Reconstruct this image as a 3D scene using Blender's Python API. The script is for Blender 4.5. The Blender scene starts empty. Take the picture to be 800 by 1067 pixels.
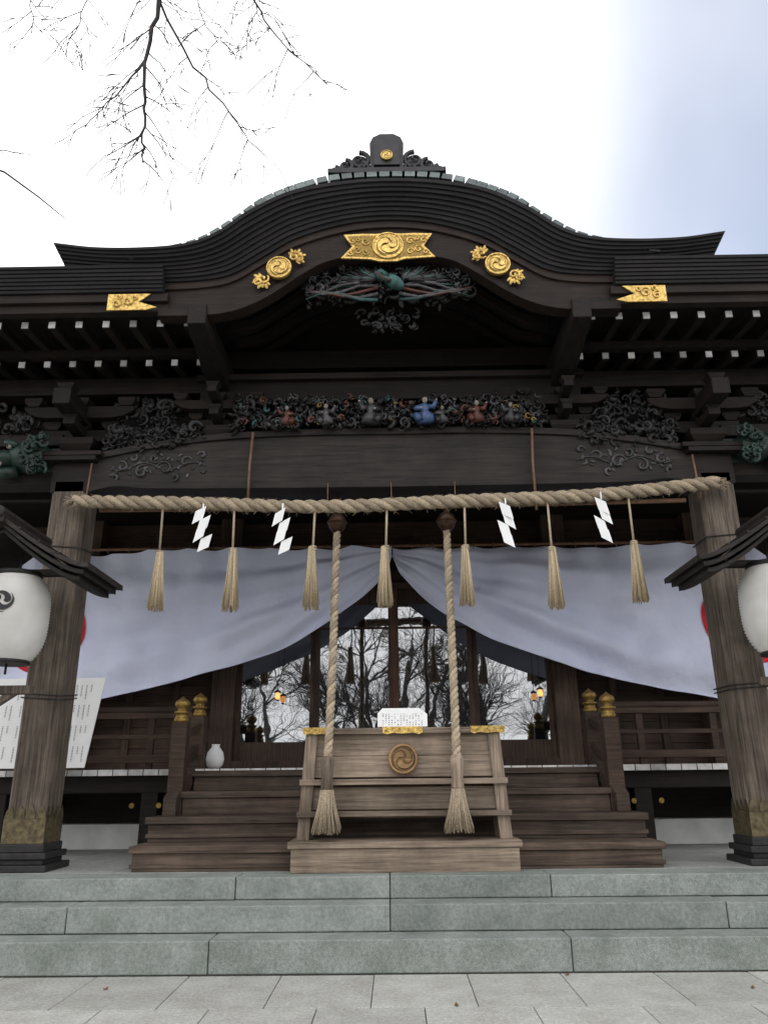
import bpy, math, random
from mathutils import Vector, Matrix, noise
random.seed(11)
S=bpy.context.scene
# ------------------------------------------------------------ materials
def newmat(name):
    m=bpy.data.materials.new(name); m.use_nodes=True
    nt=m.node_tree; b=nt.nodes['Principled BSDF']
    return m,nt,b
def L(nt,a,b): nt.links.new(a,b)
def N(nt,t,**k):
    n=nt.nodes.new(t)
    for a,v in k.items(): setattr(n,a,v)
    return n
def ramp(nt,stops):
    r=N(nt,'ShaderNodeValToRGB'); e=r.color_ramp.elements
    e[0].position=stops[0][0]; e[0].color=(*stops[0][1],1)
    e[1].position=stops[-1][0]; e[1].color=(*stops[-1][1],1)
    for p,c in stops[1:-1]:
        q=e.new(p); q.color=(*c,1)
    return r
def rnd_mul(nt,col,lo=.7,hi=1.25):
    at=N(nt,'ShaderNodeAttribute',attribute_name='rnd')
    mr=N(nt,'ShaderNodeMapRange'); mr.inputs[3].default_value=lo; mr.inputs[4].default_value=hi
    L(nt,at.outputs['Fac'],mr.inputs[0])
    mx=N(nt,'ShaderNodeMix',data_type='RGBA',blend_type='MULTIPLY'); mx.inputs[0].default_value=1
    L(nt,col,mx.inputs[6]); L(nt,mr.outputs[0],mx.inputs[7])
    return mx.outputs[2]
def wood(name,c1,c2,axis='x',rough=.7,bump=.35,fine=26):
    m,nt,b=newmat(name)
    tc=N(nt,'ShaderNodeTexCoord'); mp=N(nt,'ShaderNodeMapping')
    sc=[fine]*3; sc['xyz'.index(axis)]=1.1
    mp.inputs['Scale'].default_value=sc
    L(nt,tc.outputs['Object'],mp.inputs[0])
    n1=N(nt,'ShaderNodeTexNoise'); n1.inputs['Scale'].default_value=1.5; n1.inputs['Detail'].default_value=7; n1.inputs['Roughness'].default_value=.65
    L(nt,mp.outputs[0],n1.inputs[0])
    n2=N(nt,'ShaderNodeTexNoise'); n2.inputs['Scale'].default_value=2.2; n2.inputs['Detail'].default_value=6; n2.inputs['Roughness'].default_value=.6
    L(nt,tc.outputs['Object'],n2.inputs[0])
    r=ramp(nt,[(.32,c1),(.68,c2)]); L(nt,n1.outputs[0],r.inputs[0])
    r2=ramp(nt,[(.3,(.5,.48,.46)),(.7,(1.2,1.18,1.16))]); L(nt,n2.outputs[0],r2.inputs[0])
    mx=N(nt,'ShaderNodeMix',data_type='RGBA',blend_type='MULTIPLY'); mx.inputs[0].default_value=1
    L(nt,r.outputs[0],mx.inputs[6]); L(nt,r2.outputs[0],mx.inputs[7])
    L(nt,rnd_mul(nt,mx.outputs[2]),b.inputs['Base Color'])
    b.inputs['Roughness'].default_value=rough; b.inputs['Specular IOR Level'].default_value=.3
    bp=N(nt,'ShaderNodeBump'); bp.inputs['Strength'].default_value=bump; bp.inputs['Distance'].default_value=.01
    L(nt,n1.outputs[0],bp.inputs['Height']); L(nt,bp.outputs[0],b.inputs['Normal'])
    return m
def plain(name,c,rough=.6,metal=0,var=.25,scale=8,bump=.1,lo=.9,hi=1.1,dist=.01,spec=.4):
    m,nt,b=newmat(name)
    tc=N(nt,'ShaderNodeTexCoord'); n=N(nt,'ShaderNodeTexNoise'); n.inputs['Scale'].default_value=scale; n.inputs['Detail'].default_value=6
    L(nt,tc.outputs['Object'],n.inputs[0])
    r=ramp(nt,[(.3,tuple(x*(1-var) for x in c)),(.7,tuple(min(1,x*(1+var)) for x in c))])
    L(nt,n.outputs[0],r.inputs[0]); L(nt,rnd_mul(nt,r.outputs[0],lo,hi),b.inputs['Base Color'])
    b.inputs['Roughness'].default_value=rough; b.inputs['Metallic'].default_value=metal; b.inputs['Specular IOR Level'].default_value=spec
    bp=N(nt,'ShaderNodeBump'); bp.inputs['Strength'].default_value=bump; bp.inputs['Distance'].default_value=dist
    L(nt,n.outputs[0],bp.inputs['Height']); L(nt,bp.outputs[0],b.inputs['Normal'])
    return m
def stone(name,c,stain,lo=.82,hi=1.12,speck=220):
    m,nt,b=newmat(name)
    tc=N(nt,'ShaderNodeTexCoord')
    n1=N(nt,'ShaderNodeTexNoise'); n1.inputs['Scale'].default_value=speck; n1.inputs['Detail'].default_value=2
    n2=N(nt,'ShaderNodeTexNoise'); n2.inputs['Scale'].default_value=2.6; n2.inputs['Detail'].default_value=9; n2.inputs['Roughness'].default_value=.72
    n3=N(nt,'ShaderNodeTexNoise'); n3.inputs['Scale'].default_value=34; n3.inputs['Detail'].default_value=6
    for n in (n1,n2,n3): L(nt,tc.outputs['Object'],n.inputs[0])
    r1=ramp(nt,[(.3,tuple(x*.6 for x in c)),(.5,c),(.72,tuple(min(.9,x*1.45) for x in c))]); L(nt,n1.outputs[0],r1.inputs[0])
    r2=ramp(nt,[(.33,stain),(.62,(1,1,1))]); L(nt,n2.outputs[0],r2.inputs[0])
    r3=ramp(nt,[(.3,(.8,.8,.8)),(.7,(1.15,1.15,1.15))]); L(nt,n3.outputs[0],r3.inputs[0])
    a=N(nt,'ShaderNodeMix',data_type='RGBA',blend_type='MULTIPLY'); a.inputs[0].default_value=1
    L(nt,r1.outputs[0],a.inputs[6]); L(nt,r2.outputs[0],a.inputs[7])
    a2=N(nt,'ShaderNodeMix',data_type='RGBA',blend_type='MULTIPLY'); a2.inputs[0].default_value=1
    L(nt,a.outputs[2],a2.inputs[6]); L(nt,r3.outputs[0],a2.inputs[7])
    L(nt,rnd_mul(nt,a2.outputs[2],lo,hi),b.inputs['Base Color'])
    b.inputs['Roughness'].default_value=.85
    bp=N(nt,'ShaderNodeBump'); bp.inputs['Strength'].default_value=.5; bp.inputs['Distance'].default_value=.006
    L(nt,n3.outputs[0],bp.inputs['Height']); L(nt,bp.outputs[0],b.inputs['Normal'])
    return m
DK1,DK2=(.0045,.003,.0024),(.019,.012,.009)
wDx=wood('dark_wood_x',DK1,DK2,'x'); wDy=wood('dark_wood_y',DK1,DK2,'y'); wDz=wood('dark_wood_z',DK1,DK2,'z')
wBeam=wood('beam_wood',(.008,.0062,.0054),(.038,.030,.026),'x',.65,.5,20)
wBx=wood('brown_wood_x',(.028,.017,.012),(.09,.057,.041),'x'); wBz=wood('brown_wood_z',(.032,.020,.014),(.10,.064,.046),'z')
wCen=wood('red_brown_wood',(.05,.022,.014),(.13,.06,.038),'z')
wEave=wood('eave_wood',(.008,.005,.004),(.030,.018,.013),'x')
wPost=wood('post_wood',(.038,.030,.024),(.185,.152,.122),'z',.8,.6,26)
wStair=wood('stair_wood',(.038,.027,.021),(.135,.098,.075),'x',.75,.5)
wBox=wood('box_wood_x',(.11,.084,.064),(.34,.272,.21),'x',.75,.5); wBoxz=wood('box_wood_z',(.11,.084,.064),(.34,.272,.21),'z',.75,.5)
wCrest=wood('crest_wood',(.19,.11,.045),(.34,.21,.1),'x',.6,.2); wCrest2=wood('crest_wood_dark',(.06,.035,.015),(.13,.08,.04),'x',.6,.2)
mRoof=wood('roof_edge_bark',(.0055,.005,.006),(.018,.016,.018),'x',.8,.5,40)
mTile=plain('patina_tile',(.085,.108,.104),.6,.0,.4,14,.3,.55,1.4)
mOni=plain('ridge_tile',(.016,.015,.018),.5,0,.4,10,.2)
mWhite=plain('white_paint',(.62,.61,.6),.7,0,.25,10,.05,.5,1.15)
mPaper=plain('white_paper',(.8,.8,.8),.8,0,.03,10,.03)
mGold=plain('gilt_metal',(.56,.38,.12),.45,.8,.5,36,.5,.8,1.2,.01)
mGoldD=plain('dark_gilt_metal',(.26,.17,.05),.5,.8,.4,50,.5)
mBrass=plain('aged_bronze',(.13,.105,.06),.55,.6,.5,20,.4)
mIron=plain('black_iron',(.03,.028,.028),.6,.2,.3,20,.2)
mBlack=plain('black_paint',(.015,.015,.015),.6)
mRed=plain('red_dye',(.5,.015,.03),.8)
mStraw=plain('rope_straw',(.36,.29,.205),.9,0,.35,70,.6,.7,1.2)
mTass=plain('tassel_straw',(.48,.385,.255),.9,0,.25,60,.3,.6,1.25)
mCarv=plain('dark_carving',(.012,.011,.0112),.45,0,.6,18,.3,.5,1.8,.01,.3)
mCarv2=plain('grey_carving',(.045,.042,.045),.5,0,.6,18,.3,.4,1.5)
mGreen=plain('green_carving',(.010,.024,.019),.5,0,.6,14,.3,.5,1.6)
mTeal=plain('teal_paint',(.018,.055,.050),.5,0,.6,16,.2,.4,1.7)
mBlue=plain('blue_paint',(.05,.09,.19),.5,0,.4,16,.2)
mSkin=plain('pale_paint',(.22,.19,.165),.6,0,.3,16,.1)
mRust=plain('red_brown_paint',(.075,.024,.016),.5,0,.4,16,.1)
mConc=stone('podium_stone',(.36,.37,.35),(.75,.75,.73))
mStep=stone('granite_step',(.262,.285,.265),(.6,.63,.60))
mPave=stone('paving_stone',(.43,.43,.405),(.75,.74,.7),.84,1.1)
mGrout=plain('joint_mortar',(.13,.13,.12),.95,0,.3,30)
mGround=stone('ground_gravel',(.30,.29,.26),(.7,.7,.65),1,1,60)
mPlaster=plain('white_plaster',(.6,.61,.58),.85,0,.12,4,.1)
mBell=plain('bell_bronze',(.07,.038,.024),.45,.6,.4,15,.2)
mBamboo=plain('bamboo',(.16,.085,.05),.6,0,.3,20,.1)
mBarkT=plain('tree_bark',(.03,.025,.022),.9,0,.4,20,.6)
mLeaf=plain('dry_leaf',(.22,.09,.035),.8,0,.3,30,.2)
mLamp,nt,b=newmat('lit_amber_shade'); b.inputs['Base Color'].default_value=(.8,.4,.1,1)
nz=N(nt,'ShaderNodeTexNoise'); nz.inputs['Scale'].default_value=20; rz=ramp(nt,[(.3,(1,.30,.05)),(.7,(1,.5,.12))]); L(nt,nz.outputs[0],rz.inputs[0])
L(nt,rz.outputs[0],b.inputs['Emission Color']); b.inputs['Emission Strength'].default_value=1.6
mGlassM,nt,b=newmat('window_glass')
b.inputs['Base Color'].default_value=(.006,.006,.007,1); b.inputs['Roughness'].default_value=.05
g=N(nt,'ShaderNodeBsdfGlossy'); g.inputs['Roughness'].default_value=.012; g.inputs['Color'].default_value=(.86,.88,.9,1)
ns=N(nt,'ShaderNodeTexNoise'); ns.inputs['Scale'].default_value=1.6
tcx=N(nt,'ShaderNodeTexCoord'); L(nt,tcx.outputs['Object'],ns.inputs[0])
bp=N(nt,'ShaderNodeBump'); bp.inputs['Strength'].default_value=.12; bp.inputs['Distance'].default_value=.02
L(nt,ns.outputs[0],bp.inputs['Height']); L(nt,bp.outputs[0],g.inputs['Normal'])
ms=N(nt,'ShaderNodeMixShader'); ms.inputs[0].default_value=.34
L(nt,b.outputs[0],ms.inputs[1]); L(nt,g.outputs[0],ms.inputs[2])
L(nt,ms.outputs[0],nt.nodes['Material Output'].inputs[0])
mCloth,nt,b=newmat('white_cloth')
tc=N(nt,'ShaderNodeTexCoord'); n=N(nt,'ShaderNodeTexNoise'); n.inputs['Scale'].default_value=1.6; n.inputs['Detail'].default_value=6
L(nt,tc.outputs['Object'],n.inputs[0]); r=ramp(nt,[(.3,(.70,.735,.93)),(.7,(.78,.815,.98))]); L(nt,n.outputs[0],r.inputs[0])
b.inputs['Roughness'].default_value=.9; L(nt,r.outputs[0],b.inputs['Base Color'])
n2=N(nt,'ShaderNodeTexNoise'); n2.inputs['Scale'].default_value=5; n2.inputs['Detail'].default_value=5; L(nt,tc.outputs['Object'],n2.inputs[0])
bp=N(nt,'ShaderNodeBump'); bp.inputs['Strength'].default_value=.45; bp.inputs['Distance'].default_value=.06; L(nt,n2.outputs[0],bp.inputs['Height']); L(nt,bp.outputs[0],b.inputs['Normal'])
tr=N(nt,'ShaderNodeBsdfTranslucent'); L(nt,r.outputs[0],tr.inputs[0])
ms=N(nt,'ShaderNodeMixShader'); ms.inputs[0].default_value=.12
L(nt,b.outputs[0],ms.inputs[1]); L(nt,tr.outputs[0],ms.inputs[2]); L(nt,ms.outputs[0],nt.nodes['Material Output'].inputs[0])
mLan,nt,b=newmat('lantern_paper')
b.inputs['Roughness'].default_value=.7
n=N(nt,'ShaderNodeTexNoise'); n.inputs['Scale'].default_value=6; n.inputs['Detail'].default_value=6; tcl=N(nt,'ShaderNodeTexCoord'); L(nt,tcl.outputs['Object'],n.inputs[0])
rl=ramp(nt,[(.3,(.68,.665,.62)),(.7,(.8,.79,.76))]); L(nt,n.outputs[0],rl.inputs[0]); L(nt,rl.outputs[0],b.inputs['Base Color'])
tr=N(nt,'ShaderNodeBsdfTranslucent'); tr.inputs[0].default_value=(.8,.79,.76,1)
ms=N(nt,'ShaderNodeMixShader'); ms.inputs[0].default_value=.25
L(nt,b.outputs[0],ms.inputs[1]); L(nt,tr.outputs[0],ms.inputs[2]); L(nt,ms.outputs[0],nt.nodes['Material Output'].inputs[0])

# ------------------------------------------------------------ mesh builder
class MB:
    def __init__(s): s.v=[];s.f=[];s.r=[];s.sm=[]
    def add(s,vs,fs,smooth=False,r=None):
        o=len(s.v); s.v.extend([tuple(v) for v in vs]); r=random.random() if r is None else r
        for f in fs: s.f.append([i+o for i in f]); s.r.append(r); s.sm.append(smooth)
    def hexa(s,p,r=None):
        s.add(p,[(0,3,2,1),(4,5,6,7),(0,1,5,4),(1,2,6,5),(2,3,7,6),(3,0,4,7)],False,r)
    def box(s,x0,x1,y0,y1,z0,z1,r=None):
        s.hexa([(x0,y0,z0),(x1,y0,z0),(x1,y1,z0),(x0,y1,z0),(x0,y0,z1),(x1,y0,z1),(x1,y1,z1),(x0,y1,z1)],r)
    def beam(s,p0,p1,w,h):
        p0=Vector(p0);p1=Vector(p1);d=(p1-p0).normalized()
        up=Vector((0,0,1)) if abs(d.z)<.9 else Vector((0,1,0))
        sx=d.cross(up).normalized()*w/2; u=sx.cross(d).normalized()*h/2
        s.hexa([p0-sx-u,p0+sx-u,p1+sx-u,p1-sx-u,p0-sx+u,p0+sx+u,p1+sx+u,p1-sx+u])
    def tube(s,pts,rad,n=8,caps=True,smooth=True,r=None):
        pts=[Vector(p) for p in pts]; m=len(pts)
        if not hasattr(rad,'__len__'): rad=[rad]*m
        vs=[];fs=[];nrm=None
        for i,p in enumerate(pts):
            t=(pts[min(i+1,m-1)]-pts[max(i-1,0)])
            if t.length<1e-9: t=Vector((0,0,1))
            t.normalize()
            if nrm is None:
                a=Vector((0,0,1)) if abs(t.z)<.9 else Vector((0,1,0)); nrm=t.cross(a).normalized()
            else:
                nrm=nrm-t*nrm.dot(t)
                nrm=nrm.normalized() if nrm.length>1e-6 else t.orthogonal().normalized()
            bn=t.cross(nrm)
            for k in range(n):
                a=2*math.pi*k/n; vs.append(p+(nrm*math.cos(a)+bn*math.sin(a))*rad[i])
        for i in range(m-1):
            for k in range(n):
                k2=(k+1)%n; fs.append((i*n+k,i*n+k2,(i+1)*n+k2,(i+1)*n+k))
        if caps: fs.append(tuple(range(n))[::-1]); fs.append(tuple((m-1)*n+k for k in range(n)))
        s.add(vs,fs,smooth,r)
    def lathe(s,prof,c,n=24,smooth=True):
        vs=[];fs=[];m=len(prof)
        for r,z in prof:
            for k in range(n):
                a=2*math.pi*(k+.5)/n
                vs.append((c[0]+r*math.cos(a),c[1]+r*math.sin(a),c[2]+z))
        for i in range(m-1):
            for k in range(n):
                k2=(k+1)%n; fs.append((i*n+k,i*n+k2,(i+1)*n+k2,(i+1)*n+k))
        fs.append(tuple(range(n))[::-1]); fs.append(tuple((m-1)*n+k for k in range(n)))
        s.add(vs,fs,smooth)
    def prism(s,poly,y0,y1,r=None):
        n=len(poly)
        vs=[(x,y0,z) for x,z in poly]+[(x,y1,z) for x,z in poly]
        fs=[tuple(range(n)),tuple(range(2*n-1,n-1,-1))]+[(i,i+n,(i+1)%n+n,(i+1)%n) for i in range(n)]
        s.add(vs,fs,False,r)
    def band(s,top,bot,y0,y1,r=None):
        n=len(top); vs=[]
        for (xt,zt),(xb,zb) in zip(top,bot): vs+=[(xt,y0,zt),(xb,y0,zb),(xb,y1,zb),(xt,y1,zt)]
        fs=[]
        for i in range(n-1):
            a=i*4;b=a+4
            for k in range(4): fs.append((a+k,a+(k+1)%4,b+(k+1)%4,b+k))
        fs.append((0,1,2,3)); fs.append(((n-1)*4+3,(n-1)*4+2,(n-1)*4+1,(n-1)*4))
        s.add(vs,fs,False,r)
    def ball(s,c,rad,seg=12,rings=8,rot=None,r=None):
        if not hasattr(rad,'__len__'): rad=(rad,)*3
        vs=[];fs=[]; c=Vector(c)
        for i in range(rings+1):
            th=math.pi*i/rings
            for k in range(seg):
                a=2*math.pi*k/seg; p=Vector((rad[0]*math.sin(th)*math.cos(a),rad[1]*math.sin(th)*math.sin(a),rad[2]*math.cos(th)))
                if rot: p=rot@p
                vs.append(c+p)
        for i in range(rings):
            for k in range(seg):
                k2=(k+1)%seg; fs.append((i*seg+k,(i+1)*seg+k,(i+1)*seg+k2,i*seg+k2))
        s.add(vs,fs,True,r)
    def obj(s,name,mat,parent=None,bevel=0):
        me=bpy.data.meshes.new(name); me.from_pydata(s.v,[],s.f)
        me.polygons.foreach_set('use_smooth',s.sm)
        at=me.attributes.new('rnd','FLOAT','FACE'); at.data.foreach_set('value',s.r)
        me.materials.append(mat); me.validate(); me.update()
        o=bpy.data.objects.new(name,me); S.collection.objects.link(o)
        if parent: o.parent=parent
        if bevel:
            b=o.modifiers.new('b','BEVEL'); b.width=bevel; b.segments=2; b.limit_method='ANGLE'; b.angle_limit=math.radians(40)
        return o
def empty(name):
    o=bpy.data.objects.new(name,None); S.collection.objects.link(o); o.empty_display_size=.2; return o
sym=True
def interp(P,x):
    if x<=P[0][0]: return P[0][1]
    for i in range(len(P)-1):
        if x<=P[i+1][0]:
            x0,y0=P[i];x1,y1=P[i+1];h=x1-x0
            def m(j):
                if j<=0: return (P[1][1]-P[0][1])/(P[1][0]-P[0][0])*(.0 if sym else 1)
                if j>=len(P)-1: return (P[-1][1]-P[-2][1])/(P[-1][0]-P[-2][0])
                return (P[j+1][1]-P[j-1][1])/(P[j+1][0]-P[j-1][0])
            t=(x-x0)/h; m0=m(i);m1=m(i+1)
            return (2*t**3-3*t*t+1)*y0+(t**3-2*t*t+t)*h*m0+(-2*t**3+3*t*t)*y1+(t**3-t*t)*h*m1
    return P[-1][1]
def symprof(P,xm,n=96): return [(-xm+2*xm*i/n, interp(P,abs(-xm+2*xm*i/n))) for i in range(n+1)]
def spiral_pts(cx,cz,y,r0,turns,a0,dirn=1,n=18,bulge=.03):
    out=[]
    for i in range(n+1):
        t=i/n; r=r0*(1-t)**.8+.004; a=a0+dirn*turns*2*math.pi*t
        out.append((cx+r*math.cos(a),y-bulge*t,cz+r*math.sin(a)))
    return out
def curls(mb,x0,x1,z0,z1,y,n,rs=(.04,.1),thick=.016,depth=.06,leaves=.6):
    for _ in range(n):
        r=random.uniform(*rs); cx=random.uniform(x0+r*.5,x1-r*.5); cz=random.uniform(z0+r*.5,z1-r*.5)
        tr_=random.uniform(.35,1.1)
        pts=spiral_pts(cx,cz,y-random.uniform(0,depth),r,tr_,random.uniform(0,6.3),random.choice((-1,1)),14)
        th=thick*random.uniform(.6,1.6)
        mb.tube(pts,[th*(.35+1.0*math.sin(math.pi*min(1,.15+i/14))) for i in range(15)],6)
        k=0
        while random.random()<leaves and k<4:
            k+=1
            a=random.uniform(0,6.3); R=Matrix.Rotation(a,3,'Y')@Matrix.Rotation(random.uniform(-.6,.6),3,'Z')
            mb.ball((cx+math.cos(a)*r,y-random.uniform(0,depth*1.2),cz-math.sin(a)*r),(r*random.uniform(.4,.8),.022,r*random.uniform(.15,.3)),8,6,R)
def tomoe(mb,R,fn,rot=0,flip=1):
    for k in range(3):
        a0=k*2*math.pi/3+rot; c=(.45*R*math.cos(a0),.45*R*math.sin(a0))
        n=8; vs=[fn(flip*c[0],c[1])]; fs=[]
        for i in range(n+1):
            a=a0-math.pi*i/n; vs.append(fn(flip*(c[0]+.3*R*math.cos(a)),c[1]+.3*R*math.sin(a)))
        for i in range(n): fs.append((0,i+1,i+2))
        mb.add(vs,fs)
        vs=[];fs=[];m=16
        for i in range(m+1):
            t=i/m; a=a0+t*math.radians(150); ro=R*(.75+.2*min(1,t*1.5)); ri=ro-.6*R*(1-t)**1.1-.004*R
            vs+=[fn(flip*ro*math.cos(a),ro*math.sin(a)),fn(flip*ri*math.cos(a),ri*math.sin(a))]
        for i in range(m): fs.append((2*i,2*i+1,2*i+3,2*i+2))
        mb.add(vs,fs)
def flatfn(cx,y,cz): return lambda x,z:(cx+x,y,cz+z)
def disc(mb,cx,cz,R,y0,y1,n=36): mb.prism([(cx+R*math.cos(2*math.pi*i/n),cz+R*math.sin(2*math.pi*i/n)) for i in range(n)],y0,y1)
def ring(mb,cx,cz,R,y,r,n=40):
    pts=[(cx+R*math.cos(2*math.pi*i/n),y,cz+R*math.sin(2*math.pi*i/n)) for i in range(n+1)]
    mb.tube(pts,r,6,False)

# ------------------------------------------------------------ ground, paving, steps
g=MB(); g.add([(-600,-600,-.03),(600,-600,-.03),(600,600,-.03),(-600,600,-.03)],[(0,1,2,3)]); g.obj('ground',mGround)
pv=empty('paving')
m=MB(); m.box(-9,9,-9,7.05,-.1,-.010); m.obj('mortar_bed',mGrout,pv)
m=MB(); gp=.004; y=7.0; row=0
while y>-8.5:
    d=.62 if row%3 else .92
    off=(row%2)*.37
    x=-9+off-.74
    while x<9:
        w=.74
        m.box(max(x+gp-.07,-9),min(x+w-gp-.07,9),y-d+gp,y-gp,-.06,random.uniform(-.002,.002)); x+=w
    y-=d; row+=1
m.obj('slabs',mPave,pv,.003)
m=MB()
for (X,Y) in ((1.33,6.93),(-2.2,6.6),(.4,6.1),(2.6,6.5)):
    a=random.uniform(0,6); R=Matrix.Rotation(a,3,'Z')
    P=[R@Vector((.03*math.cos(t),.014*math.sin(t),.010+.007*math.cos(2*t)))+Vector((X,Y,0)) for t in [k*math.pi/4 for k in range(8)]]
    m.add(P,[tuple(range(8))],True)
m.obj('fallen_leaves',mLeaf)
st=empty('stone_steps')
m=MB()
m.box(-9,9,7.03,7.9,-.05,.2); m.box(-9,9,7.34,7.9,.2,.42); m.box(-9,9,7.64,8.4,.3,.6); m.obj('core',mGrout,st)
m=MB()
def rowblocks(xs,y0,y1,z0,z1):
    for a,b in zip(xs[:-1],xs[1:]): m.box(a+.004,b-.004,y0+random.uniform(-.004,.004),y1,z0,z1+random.uniform(-.003,.003))
rowblocks([-9,-7.2,-4.5,-1.53,1.4,4.35,7.2,9],7.0,7.36,.006,.25)
rowblocks([-9,-8.2,-5.6,-2.83,-.06,2.8,5.6,8.2,9],7.3,7.66,.256,.46)
rowblocks([-9,-7,-4.2,-1.45,-.06,1.38,4.2,7,9],7.6,8.0,.466,.65)
m.obj('granite_blocks',mStep,st,.010)
m=MB()
yy=8.005
while yy<14:
    x=-9
    while x<9: m.box(x+.003,min(x+.897,9),yy+.003,yy+.597,.3,.648); x+=.9
    yy+=.6
m.obj('podium_slabs',mConc,st,.003)

# ------------------------------------------------------------ shrine building
SH=empty('shrine_building')
m=MB(); mb_=MB(); mi=MB()
for sx in (-1,1):
    X=3.7*sx; w=.2; c=.035
    pr=[(w-c,-w),(w,-w+c),(w,w-c),(w-c,w),(-w+c,w),(-w,w-c),(-w,-w+c),(-w+c,-w)]
    vs=[(X+a,8.4+b,.98) for a,b in pr]+[(X+a,8.4+b,4.75) for a,b in pr]
    m.add(vs,[tuple(range(8))[::-1],tuple(range(8,16))]+[(i,(i+1)%8,(i+1)%8+8,i+8) for i in range(8)],False,.6)
    for (hw,z0,z1) in ((.30,.65,.71),(.24,.71,.76),(.27,.76,.82),(.23,.82,.90)):
        mi.box(X-hw,X+hw,8.4-hw,8.4+hw,z0,z1)
    mb_.box(X-.212,X+.212,8.188,8.612,.90,1.13)
    for k in range(4):
        x0=X-.212+.106*k
        mb_.prism([(x0,1.13),(x0+.106,1.13),(x0+.09,1.2),(x0+.053,1.26),(x0+.016,1.2)],8.186,8.2)
    for k in range(4):
        ys=8.188+.106*k; xx=X-sx*.212
        mb_.add([(xx,ys,1.13),(xx,ys+.106,1.13),(xx,ys+.053,1.26)],[(0,1,2)])
m.obj('front_posts',wPost,SH,.004); mb_.obj('post_bronze_shoes',mBrass,SH,.004); mi.obj('post_bases',mIron,SH,.01)
m=MB()
for sx in (-1,1):
    for z in (2.32,2.36,3.98):
        X=3.7*sx
        m.tube([(X-.21,8.19,z),(X+.21,8.19,z+.03*sx),(X+.21,8.61,z+.02),(X-.21,8.61,z),(X-.21,8.19,z)],.007,5)
m.obj('post_wires',mIron,SH)
BT=[(0,5.33),(1,5.33),(2.1,5.28),(2.9,5.17),(3.5,5.05)]; BB=[(0,4.64),(1.5,4.645),(2.8,4.66),(3.2,4.69),(3.5,4.62)]
m=MB(); m.band(symprof(BT,3.5),symprof(BB,3.5),8.22,8.58,.5)
m.band(symprof([(a,b+.035) for a,b in BT],3.48),symprof([(a,b-.045) for a,b in BT],3.48),8.185,8.6,.3)
m.band(symprof([(a,b+.07) for a,b in BB],3.48),symprof([(a,b-.012) for a,b in BB],3.48),8.2,8.595,.3)
m.obj('great_beam',wBeam,SH,.008)
m=MB(); m2=MB()
for sx in (-1,1):
    for (cx,cz,r,tn,a,d) in ((2.62,4.9,.1,1.3,0,1),(2.88,4.86,.09,1.2,2,-1),(3.12,4.93,.07,1.2,1,1),(2.38,4.98,.07,1.2,3,-1),(2.75,5.03,.06,1,4,1),(2.2,5.06,.05,1.1,0,1),(3.0,5.04,.05,1,2,1),(2.5,4.79,.05,1,5,-1),(3.2,4.8,.05,1,5,-1)):
        m.tube(spiral_pts(sx*cx,cz,8.215,r,tn*.8,a if sx>0 else math.pi-a,d*sx,18,.01),[.008+.012*math.sin(math.pi*i/18) for i in range(19)],6)
    m.tube([(sx*(2.15+.1*k),8.215,4.93+.05*math.sin(k*1.1)) for k in range(12)],.012,6)
    for k in range(34):
        m.ball((sx*random.uniform(2.15,3.25),8.215,random.uniform(4.80,5.08)),(.035,.012,.016),8,6,Matrix.Rotation(random.uniform(0,3),3,'Y'))
    curls(m2,*sorted((sx*2.2,sx*3.35)),5.12,5.46,8.3,90,(.04,.09),.018,.12,.85)
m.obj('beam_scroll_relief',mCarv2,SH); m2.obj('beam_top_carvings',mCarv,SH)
m=MB()
m.box(-2.3,2.3,8.3,8.6,5.80,6.02)
m.box(-6.8,6.8,8.32,8.56,5.93,6.15)
m.box(-6.8,-3.9,8.3,8.55,4.75,5.05); m.box(3.9,6.8,8.3,8.55,4.75,5.05)
m.box(-6.8,-3.9,8.3,8.5,5.25,5.4); m.box(3.9,6.8,8.3,8.5,5.25,5.4)
m.box(-2.35,2.35,8.24,8.5,6.06,6.14)
m.box(-2.2,2.2,8.5,8.75,6.35,6.6)
m.box(-6.8,6.8,8.8,8.9,4.75,6.3,.1)
m.box(-2.3,2.3,8.9,9.0,5.9,7.5,.0)
m.box(-8,8,8.9,11.7,5.35,5.45,.1)
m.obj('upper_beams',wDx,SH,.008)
m=MB()
for sx in (-1,1):
    X=2.07*sx
    m.hexa([(X-.1,7.1,6.12),(X+.1,7.1,6.12),(X+.13,8.5,5.9),(X-.13,8.5,5.9),(X-.1,7.1,6.36),(X+.1,7.1,6.36),(X+.13,8.5,6.3),(X-.13,8.5,6.3)])
    X=3.7*sx
    m.box(X-.1,X+.1,7.7,11.5,5.5,5.7)
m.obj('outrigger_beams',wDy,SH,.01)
m=MB()
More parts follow.
